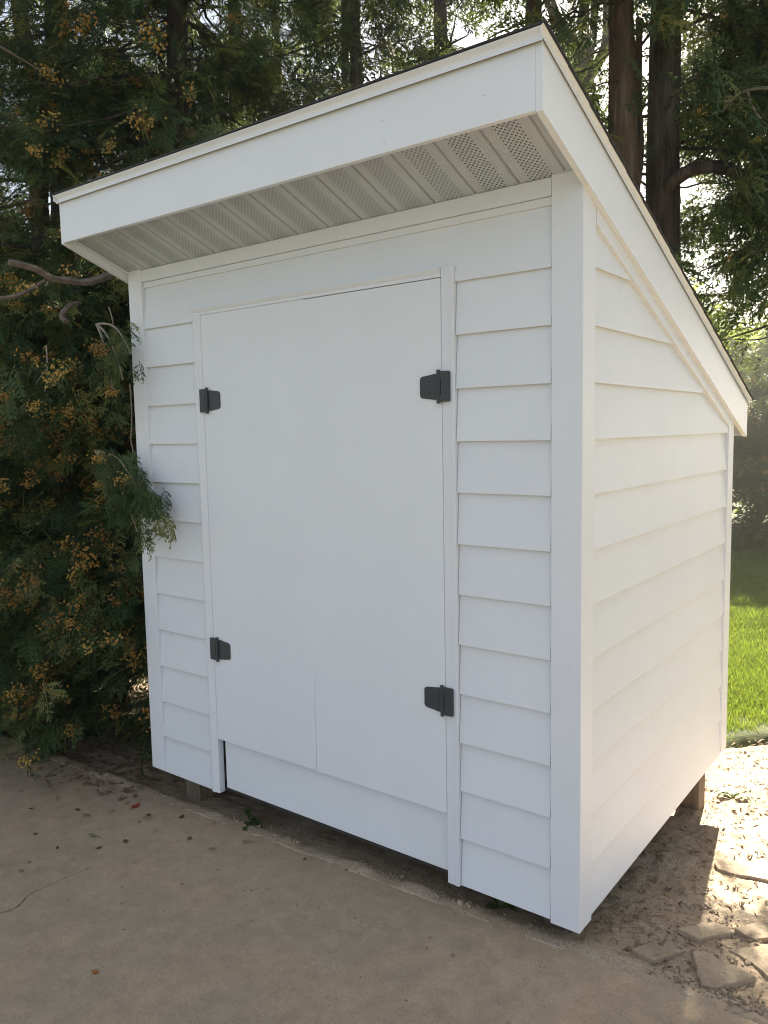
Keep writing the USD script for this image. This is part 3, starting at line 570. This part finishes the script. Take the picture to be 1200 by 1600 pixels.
# --- near left cedar, its cone-laden face beside the shed
def keep_left(P, gg):
    return holes(P, gg) & ~((P[:, 0] > -2.0) & (P[:, 1] < 0.0)) & ~((P[:, 0] > -2.02) & (P[:, 1] > -0.05))
cedar('dense cedar with golden cone clusters hanging right beside the left wall of the shed', None, [(-2.75, 0.85, -0.2), (-2.78, 0.88, 1.5), (-2.72, 0.95, 3.5), (-2.7, 1.0, 6.5)], 0.10,
      [(0.02, 1.2), (0.9, 1.25), (1.8, 1.1), (2.6, 0.95), (4.0, 0.8), (6.2, 0.3)], 280, 130, 1, NEAR, 1.05, 420, conesize=1.35, droop=0.42, keepfn=keep_left, group=None)
cedar('dense cedar at the left edge of the picture, in front of the other trees', None, [(-3.75, 0.75, -0.2), (-3.7, 0.8, 2.0), (-3.8, 0.9, 6.5)], 0.11,
      [(0.02, 1.2), (1.0, 1.2), (2.4, 1.05), (4.0, 0.8), (6.2, 0.3)], 220, 110, 2, NEAR, 1.1, 260, conesize=1.35, droop=0.42, keepfn=keep_left)
for lab_, x_, y_, sd_ in (('cedar filling the back of the hedge between the left trees', -3.35, 1.9, 3), ('cedar low and dense beside the rear left corner of the shed', -2.6, 2.2, 4), ('cedar at the far left, behind the edge tree', -4.9, 1.6, 5)):
    cedar(lab_, None, [(x_, y_, -0.3), (x_+0.05, y_, 2.0), (x_, y_+0.1, 6.8)], 0.09, [(0.0, 0.9), (1.0, 1.1), (2.2, 1.0), (4.0, 0.7), (6.6, 0.3)], 90, 70, sd_, FAR, 1.25, 10, keepfn=lambda P, g_: keep_left(P, g_) & thin(P, g_) & holes(P, g_))
# --- the row behind the shed
def row(label, pix, dist, r, crown, nl, per, seed, cones=12, top=7.5, **k):
    per = int(per*2.8)
    cedar(label, None, trunk_from(pix, dist, top), r, crown, nl, per, seed, FAR, k.pop('size', 1.35), cones, keepfn=k.pop('keepfn', thin), **k)
row('dark cedar with a leaning trunk at the upper left, behind the dense hedge', [(60, 300), (68, 180), (30, 20)], 5.2, 0.075, [(1.2, 0.9), (2.6, 1.2), (4.5, 1.0), (7.2, 0.4)], 46, 30, 11)
LD = ray_at(372, 110, 6.0)
row('cedar with a forked dark trunk rising over the left part of the roof', [(395, 200), (378, 110), (366, 0)], 6.0, 0.088, [(1.0, 1.0), (2.8, 1.0), (4.6, 1.1), (7.2, 0.4)], 40, 26, 12,
    extra_limbs=[([ray_at(378, 130, 6.0), ray_at(340, 75, 5.95), ray_at(300, 35, 5.9), ray_at(255, -30, 5.85)], 0.065, 0.045)])
row('cedar with a slim dark trunk right of the forked trunk', [(436, 150), (432, 60), (428, 0)], 6.6, 0.055, [(2.0, 0.9), (3.5, 1.1), (5.5, 0.9), (7.2, 0.4)], 42, 30, 13)
row('cedar with drooping foliage over the middle left of the roof', [(560, 160), (555, 60)], 5.6, 0.07, [(1.3, 1.0), (3.0, 1.15), (5.0, 0.9), (7.2, 0.4)], 60, 36, 14, cones=25)
row('cedar with dense dark foliage over the middle of the roof', [(690, 120), (688, 20)], 5.6, 0.08, [(1.6, 1.0), (3.2, 1.1), (5.0, 0.9), (7.2, 0.4)], 60, 36, 15, cones=14)
row('cedar with a pale brown trunk showing just left of the roof corner', [(834, 40), (834, 0)], 5.3, 0.085, [(2.2, 0.7), (3.6, 0.9), (5.0, 0.9), (7.2, 0.4)], 40, 26, 16, bark='bark')
E0 = 7.0
row('distant cedar with several forked stems just right of the roof corner', [(935, 260), (918, 140)], E0, 0.075, [(3.4, 0.8), (5.0, 1.2), (7.2, 0.5)], 36, 20, 17, top=4.9,
    extra_limbs=[([ray_at(918, 140, E0), ray_at(905, 85, E0), ray_at(868, 25, E0), ray_at(850, -40, E0)], 0.06, 0.04), ([ray_at(917, 110, E0), ray_at(912, 50, E0), ray_at(918, -40, E0)], 0.05, 0.035),
                 ([ray_at(918, 100, E0), ray_at(928, 40, E0), ray_at(930, -40, E0)], 0.035, 0.025), ([ray_at(920, 120, E0), ray_at(948, 60, E0), ray_at(950, 20, E0), ray_at(935, -30, E0)], 0.045, 0.03)])
row('thick reddish brown cedar trunk rising behind the right slope of the roof', [(975, 300), (973, 150), (970, 0)], 5.0, 0.118, [(3.3, 0.7), (4.6, 1.0), (7.2, 0.4)], 34, 26, 18, cones=6, sides=20, bark='bark')
B0 = 5.3
row('dark twin cedar trunk with a big arching limb, right of the reddish trunk', [(1036, 360), (1036, 200), (1040, 60)], B0, 0.142, [(2.35, 0.7), (3.2, 1.15), (4.6, 1.2), (7.2, 0.5)], 64, 40, 19, cones=30, sides=16,
    extra_limbs=[([ray_at(1028, 330, B0), ray_at(1050, 285, B0-0.1), ray_at(1090, 262, B0-0.2), ray_at(1130, 262, B0-0.25), ray_at(1166, 277, B0-0.3), ray_at(1180, 292, B0-0.1)], 0.05, 0.022),
                 ([ray_at(992, 300, B0-0.2), ray_at(1000, 235, B0-0.2), ray_at(997, 150, B0-0.2), ray_at(1000, 30, B0-0.2)], 0.028, 0.02)])
row('cedar with drooping cone-tipped branches at the right edge of the picture', [(1290, 500), (1290, 100)], 5.9, 0.09, [(2.0, 0.9), (3.2, 1.2), (4.8, 1.1), (7.2, 0.5)], 60, 34, 20, cones=40, azr=(1.9, 5.2))

row('far cedar bush with orange cones at the right edge, beyond the lawn', [(1232, 640), (1234, 500)], 12.2, 0.06, [(0.15, 0.9), (1.2, 1.15), (2.4, 0.9), (3.3, 0.3)], 40, 26, 21, cones=40, top=3.4, size=1.7, conesize=1.6)
for lab_, x_, y_, sd_ in (('cedar standing just outside the picture on the right, its crown over the paving stones', 1.75, 4.1, 41), ('second cedar outside the picture on the right', 3.7, 3.6, 42)):
    cedar(lab_, None, [(x_, y_, -0.4), (x_, y_, 2.0), (x_, y_+0.1, 6.8)], 0.1, [(0.6, 1.2), (2.0, 1.4), (4.0, 1.1), (6.6, 0.3)], 60, 60, sd_, FAR, 1.5, 10)
# --- far shrubs and trees across the lawn
def leaf_cluster(seed, n=60, R=0.22, s=0.05):
    gg = np.random.default_rng(seed); V, F = [], []
    for k in range(n):
        c = gg.normal(size=3)*R*0.5; Rm = Rotation.random(random_state=seed*1000+k).as_matrix(); L = s*gg.uniform(0.7, 1.3)
        q = np.array([[-L, 0, 0], [0, -L*0.45, 0.1*L], [L, 0, 0], [0, L*0.45, 0.1*L]])@Rm.T+c; b = len(V); V += list(q); F += [[b, b+1, b+2], [b, b+2, b+3]]
    return trimesh.Trimesh(np.array(V), np.array(F), process=False)
LEAVES = [leaf_cluster(k) for k in range(3)]
def shrub(label, x, y, h, r, n, seed, zb=0.3, name='shrub', cat_='shrub', group=None):
    gg = np.random.default_rng(seed); z0 = float(hgt(x, y)); t = thing(name, label, cat_, (x, y, z0), group=group)
    stems = []
    for k in range(5):
        a = gg.uniform(0, 6.28); e = np.array([math.cos(a)*r*0.5, math.sin(a)*r*0.5, h*0.75]); stems.append(tube(spline([(gg.normal()*0.05, gg.normal()*0.05, -0.05), e*0.4+gg.normal(size=3)*0.1, e], 8), np.linspace(0.035, 0.008, 8), 6))
    obj('trunk', cat(stems), MAT['bark'], t)
    q = gg.normal(size=(n, 3)); q /= np.linalg.norm(q, axis=1, keepdims=True); q *= (gg.random(n)**0.45)[:, None]
    P = q*[r, r, (h-zb)/2]+[0, 0, (h+zb)/2]; lump = meshkit.fbm(P*1.3+seed, 2); keep = lump > 0.46
    Pw = P+[x, y, z0]; keep &= ~(lit(Pw) & (gg.random(n) > 0.05)); P = P[keep]
    scatter('crown', t, [(f'leaf_cluster_{i+1:03d}', m, MAT['broad_leaf']) for i, m in enumerate(LEAVES)], P, Rotation.random(len(P), random_state=seed).as_matrix(), gg.uniform(0.8, 1.5, len(P)), rng=gg)
for k, (x, y, h, r, lab) in enumerate([(-2.0, 13.2, 3.6, 1.6, 'broadleaf shrub across the lawn at the right edge, behind the shaded grass'), (-4.4, 13.8, 4.4, 1.7, 'far broadleaf tree hidden mostly behind the shed, straight over the rear corner'),
        (-7.5, 13.2, 4.0, 1.8, 'far leafy shrub seen through the cedars right of the roof corner'), (-10.5, 11.5, 4.0, 1.9, 'far leafy shrub glimpsed between trunks over the middle of the roof'),
        (-12.5, 8.5, 3.8, 1.9, 'far leafy shrub glimpsed behind the forked trunk over the left roof'), (-13, 5.2, 3.8, 1.9, 'far leafy shrub glimpsed through the hedge at the left edge'), (-0.1, 14.0, 4.0, 1.6, 'broadleaf shrub just outside the right edge beyond the lawn')]):
    shrub(lab, x, y, h, r, 950, 60+k)

# ------------------------------------------------------------------ sprigs reaching in front of the shed's left corner
def sprig(label, tips, base, seed, cones=0, n=60, spreadr=0.07, size=0.95):
    """A drooping branch in front of the corner post: twig plus sprays; hangs from the dense cedar."""
    gg = np.random.default_rng(seed); t = thing('cedar_branch', label, 'branch'); tw, P, d = [], [], []
    for tip in tips:
        q = spline([base, (np.array(base)*0.55+np.array(tip)*0.45)+[0, 0, 0.05], tip], 10); tw.append(tube(q, np.linspace(0.006, 0.002, 10), 6))
        u = gg.uniform(0.35, 1.0, n); X = np.stack([np.interp(u, np.linspace(0, 1, 10), q[:, i]) for i in range(3)], 1)+gg.normal(size=(n, 3))*[spreadr, spreadr*0.45, spreadr]
        dd = (q[-1]-q[0])/np.linalg.norm(q[-1]-q[0]); D_ = dd*0.6+np.c_[gg.normal(size=(n, 2))*0.4, -0.65+gg.normal(size=n)*0.3]
        P.append(X); d.append(D_)
    P, d = np.vstack(P), np.vstack(d); k = ~((P[:, 1] > -0.045) & (P[:, 0] > -1.96)); P, d = P[k], d[k]; d[:, 1] = np.minimum(d[:, 1], 0.1)
    obj('twig', cat(tw), MAT['pale_twig'], t)
    scatter('foliage', t, [(f'spray_{i+1:03d}', m, MAT['cedar_green']) for i, m in enumerate(NEAR)], P, frames(d, gg.normal(size=len(P))*0.5), size*gg.uniform(0.6, 1.05, len(P)), rng=gg)
    if cones:
        i = gg.choice(len(P), cones, replace=False); scatter('cones', t, [('cone_cluster', CONES[0], MAT['cone_brown'])], P[i]+[0, -0.03, -0.04], np.repeat(np.eye(3)[None], cones, 0), gg.uniform(0.7, 1.2, cones), idx=np.zeros(cones))
sprig('feathery green cedar spray hanging over the top of the left corner post', [(-1.80, -0.10, 1.72), (-1.83, -0.12, 1.62), (-1.90, -0.12, 1.58)], (-2.2, 0.02, 1.88), 301, 4, 16, 0.035, 0.8)
sprig('drooping cedar clump covering the left corner post at mid height', [(-1.66, -0.11, 1.10), (-1.76, -0.14, 1.03), (-1.84, -0.10, 1.14), (-1.78, -0.12, 1.20)], (-2.2, -0.02, 1.34), 302, 6, 36, 0.05, 0.95)

# bare limbs showing in the near cedar
def bare(label, pix, d0, d1, ra, rb, m='twig_bark', forks=()):
    pts = [ray_at(x, y, d0+(d1-d0)*i/(len(pix)-1)) for i, (x, y) in enumerate(pix)]; q = spline(pts, 20)
    ms = [tube(q, np.linspace(ra, rb, 20), 9, wob=0.08, seed=3)]
    for fp, f0, f1 in forks: ms.append(tube(spline([ray_at(x, y, d0+(d1-d0)*0.5-0.02*i) for i, (x, y) in enumerate(fp)], 12), np.linspace(f0, f1, 12), 6))
    tag(obj('bare_branch', cat(ms), MAT[m], smooth=50), label, 'branch')
bare('thick bare brown branch sagging below the left end of the soffit', [(14, 410), (55, 420), (85, 436), (130, 441), (160, 434), (185, 425), (210, 405)], 3.75, 3.9, 0.014, 0.018)
bare('thin grey branch curving up to the left under the thick bare branch', [(0, 466), (30, 461), (52, 450), (70, 438)], 3.72, 3.78, 0.009, 0.007)
bare('short broken brown stub below the bare branch', [(126, 474), (112, 476), (100, 486), (97, 496), (104, 502)], 3.85, 3.68, 0.010, 0.012)
bare('pale forked twig over the cone clusters at mid left', [(72, 540), (74, 575), (70, 612)], 3.75, 3.62, 0.0035, 0.002, 'pale_twig', [([(73, 582), (84, 592), (94, 612)], 0.002, 0.0012), ([(74, 578), (64, 588), (55, 604)], 0.002, 0.001)])
bare('pale crooked twig beside the left corner post', [(203, 600), (206, 650), (205, 690), (208, 705), (202, 730)], 3.62, 3.45, 0.004, 0.0025, 'pale_twig', [([(207, 703), (216, 712), (224, 726)], 0.0022, 0.001), ([(203, 726), (190, 720), (172, 700)], 0.0022, 0.001)])
bare('pale forked twig hanging above the highest spray on the corner post', [(170, 480), (178, 510), (176, 535), (166, 560)], 3.6, 3.5, 0.003, 0.0015, 'pale_twig', [([(178, 515), (188, 540), (192, 570)], 0.002, 0.001)])
bare('long thin bare twig across the dark foliage at the upper left', [(0, 72), (40, 96), (62, 108), (85, 112)], 4.0, 4.0, 0.005, 0.002, 'twig_bark')
bare('bare grey twigs drooping at the right edge beside the arching limb', [(1200, 138), (1170, 140), (1150, 150), (1128, 176)], 5.0, 5.0, 0.010, 0.006, 'pale_twig', [([(1168, 142), (1178, 170), (1200, 196)], 0.008, 0.005), ([(1150, 150), (1140, 158), (1110, 158)], 0.007, 0.004)])

# ------------------------------------------------------------------ grass on the lawn
def tuft(seed, n=46, R=0.10):
    gg = np.random.default_rng(seed); V, F = [], []
    for k in range(n):
        x, y = gg.normal(size=2)*R*0.6; h = gg.uniform(0.028, 0.07); a = gg.uniform(0, 6.28); w = 0.0022; b = np.array([math.cos(a), math.sin(a)]); s = np.array([-b[1], b[0]])*w; le = gg.uniform(0.2, 0.9)*h
        q = [(x-s[0], y-s[1], -0.01), (x+s[0], y+s[1], -0.01), (x+b[0]*le*0.35+s[0]*0.8, y+b[1]*le*0.35+s[1]*0.8, h*0.6), (x+b[0]*le*0.35-s[0]*0.8, y+b[1]*le*0.35-s[1]*0.8, h*0.6), (x+b[0]*le, y+b[1]*le, h)]
        i = len(V); V += q; F += [[i, i+1, i+2], [i, i+2, i+3], [i+3, i+2, i+4]]
    return trimesh.Trimesh(np.array(V), np.array(F), process=False)
n = 15000
d_ = 3.2+9.6*gg.random(n)**0.75; az = np.radians(gg.uniform(4, 26, n)); x = CAM[0]-d_*1.15*np.sin(az); y = CAM[1]+d_*1.15*np.cos(az)
k = (y > edge_y(x)+0.12*gg.normal(size=n)) & (y < 10.9); x, y = x[k], y[k]
thin = gg.random(len(x)) < np.clip((y-edge_y(x)+0.1)/0.9, 0.12, 1); x, y = x[thin], y[thin]
scatter('grass', None, [(f'tuft_{i+1:03d}', tuft(i), MAT['grass_green']) for i in range(4)], np.c_[x, y, lawn_h(x, y)], rotz(gg.uniform(0, 6.28, len(x))), gg.uniform(0.6, 1.15, len(x))*np.clip(0.55+0.4*(y-edge_y(x)), 0.55, 1), rng=gg)
tag(stage.GetPrimAtPath('/World/grass'), 'mown green lawn grass behind the shed, sunlit in the middle', 'grass')

# ------------------------------------------------------------------ litter under the cedars and single fallen leaves
n = 900
x = np.r_[gg.normal(-2.75, 0.55, n-120), gg.normal(-2.2, 0.25, 120)]; y = np.r_[gg.normal(0.10, 0.17, n-120), gg.normal(-0.02, 0.14, 120)]
k = ~((x > -1.95) & (y > -0.05)) & (y > -1.0); x, y = x[k], y[k]
scatter('leaf_litter', None, [(f'dead_spray_{i+1:03d}', FAR[i], MAT['dead_frond']) for i in range(3)], np.c_[x, y, ground_z(x, y)+0.008], rotz(gg.uniform(0, 6.28, len(x)), gg.normal(size=(len(x), 2))*0.12), gg.uniform(0.10, 0.34, len(x)), rng=gg)
tag(stage.GetPrimAtPath('/World/leaf_litter'), 'reddish brown dead cedar fronds littering the ground under the left trees', 'leaf litter')
def leaf(L, seed, curl=0.35):
    gg = np.random.default_rng(seed); t = np.linspace(0, 1, 7); w = 0.33*np.sin(np.pi*np.clip(t, 0.03, 0.97)**0.8)*(1+0.25*np.sin(t*17+seed)); x = (t-0.5)
    z = curl*(x**2)*1.3; v = np.vstack([np.c_[x, -w, z+0.22*w], np.c_[x, 0*t, z], np.c_[x, w, z+0.22*w*gg.uniform(0.3, 1.6)]])*L
    f = [[i, i+1, 8+i, 7+i] for i in range(6)]+[[7+i, 8+i, 15+i, 14+i] for i in range(6)]
    return v, f
def drop(label, x, y, L, mat, seed, group=None, m=None, name='fallen_leaf', cat_='leaf'):
    me = m or leaf(L, seed); v, f = np.array(me[0] if isinstance(me, tuple) else me.vertices), (me[1] if isinstance(me, tuple) else me.faces)
    R = Rotation.from_euler('zx', [seed*1.7, 0.12*math.sin(seed)]).as_matrix(); v = v@R.T; v[:, 2] -= v[:, 2].min()-0.001
    v = v+[x, y, float(ground_z(x, y))]; tag(obj(name, (v, f), MAT[mat], smooth=True), label, cat_, group)
drop('bright red curled leaf on the concrete in front of the shed left corner', -1.865, -0.14, 0.045, 'leaf_red', 1)
drop('single orange leaf lying alone on the concrete near the bottom of the picture', -1.061, -0.846, 0.026, 'leaf_orange', 2)
drop('small green leaf on the concrete below the door opening', -1.325, -0.038, 0.030, 'weed_green', 3)
def flat_spray(s): m = FAR[0].copy(); m.apply_scale(s); return m
drop('flat green cedar sprig on the concrete left of the middle', -1.801, -0.408, 0, 'cedar_green', 4, m=flat_spray(0.35), name='fallen_sprig', cat_='sprig')
for k, (x, y) in enumerate([(-1.823, -0.513), (-1.684, -0.43), (-1.64, -0.345), (-2.23, -0.39), (-2.05, -0.29), (-0.98, -0.075), (-1.75, -0.16), (-1.62, -0.10), (-2.0, -0.5), (-1.45, -0.2)]):
    drop('small dried brown leaf on the shaded concrete', x, y, 0.018+0.014*((k*7) % 5)/5, 'leaf_brown', 20+k, 'dried brown leaves on the concrete')
# weeds under the shed's front edge
def weed(label, x, y, n, L, seed):
    gg = np.random.default_rng(seed); t = thing('weed', label, 'weed', (x, y, float(ground_z(x, y))))
    for k in range(n):
        a = gg.uniform(0, 6.28); b = gg.uniform(0.5, 1.1); tt = np.linspace(0, 1, 7); ln = L*gg.uniform(0.7, 1.2); w = 0.011*np.sin(np.pi*np.clip(tt, 0.04, 0.97))
        r, z = ln*tt, ln*(b*tt-0.95*tt*tt); u, s = np.array([math.cos(a), math.sin(a)]), np.array([-math.sin(a), math.cos(a)])
        v = np.vstack([np.c_[u*r[:, None]-s*w[:, None], z+0.003], np.c_[u*r[:, None], z], np.c_[u*r[:, None]+s*w[:, None], z+0.003]])
        obj('leaf', (v, [[i, i+1, 8+i, 7+i] for i in range(6)]+[[7+i, 8+i, 15+i, 14+i] for i in range(6)]), MAT['weed_green'], t, smooth=True)
weed('small green weed under the left end of the kick board', -1.36, 0.03, 6, 0.075, 5)
weed('small curled weed under the siding right of the doors', -0.285, 0.055, 5, 0.06, 6)
weed('tiny yellow green weed at the foot of the far rear corner', 0.03, 1.62, 6, 0.07, 7)

# ------------------------------------------------------------------ thin scattering volume added to imitate lens glare
hz = usdkit.material(stage, '/World/Looks/haze', {'v': ('principled_volume', {'color': (1, 0.98, 0.95), 'density': 0.0027, 'anisotropy': 0.65})}, volume='v.volume')
tag(obj('haze', bx(-300, 300, -300, 320, -1.6, 9.0), hz), kind='stuff')
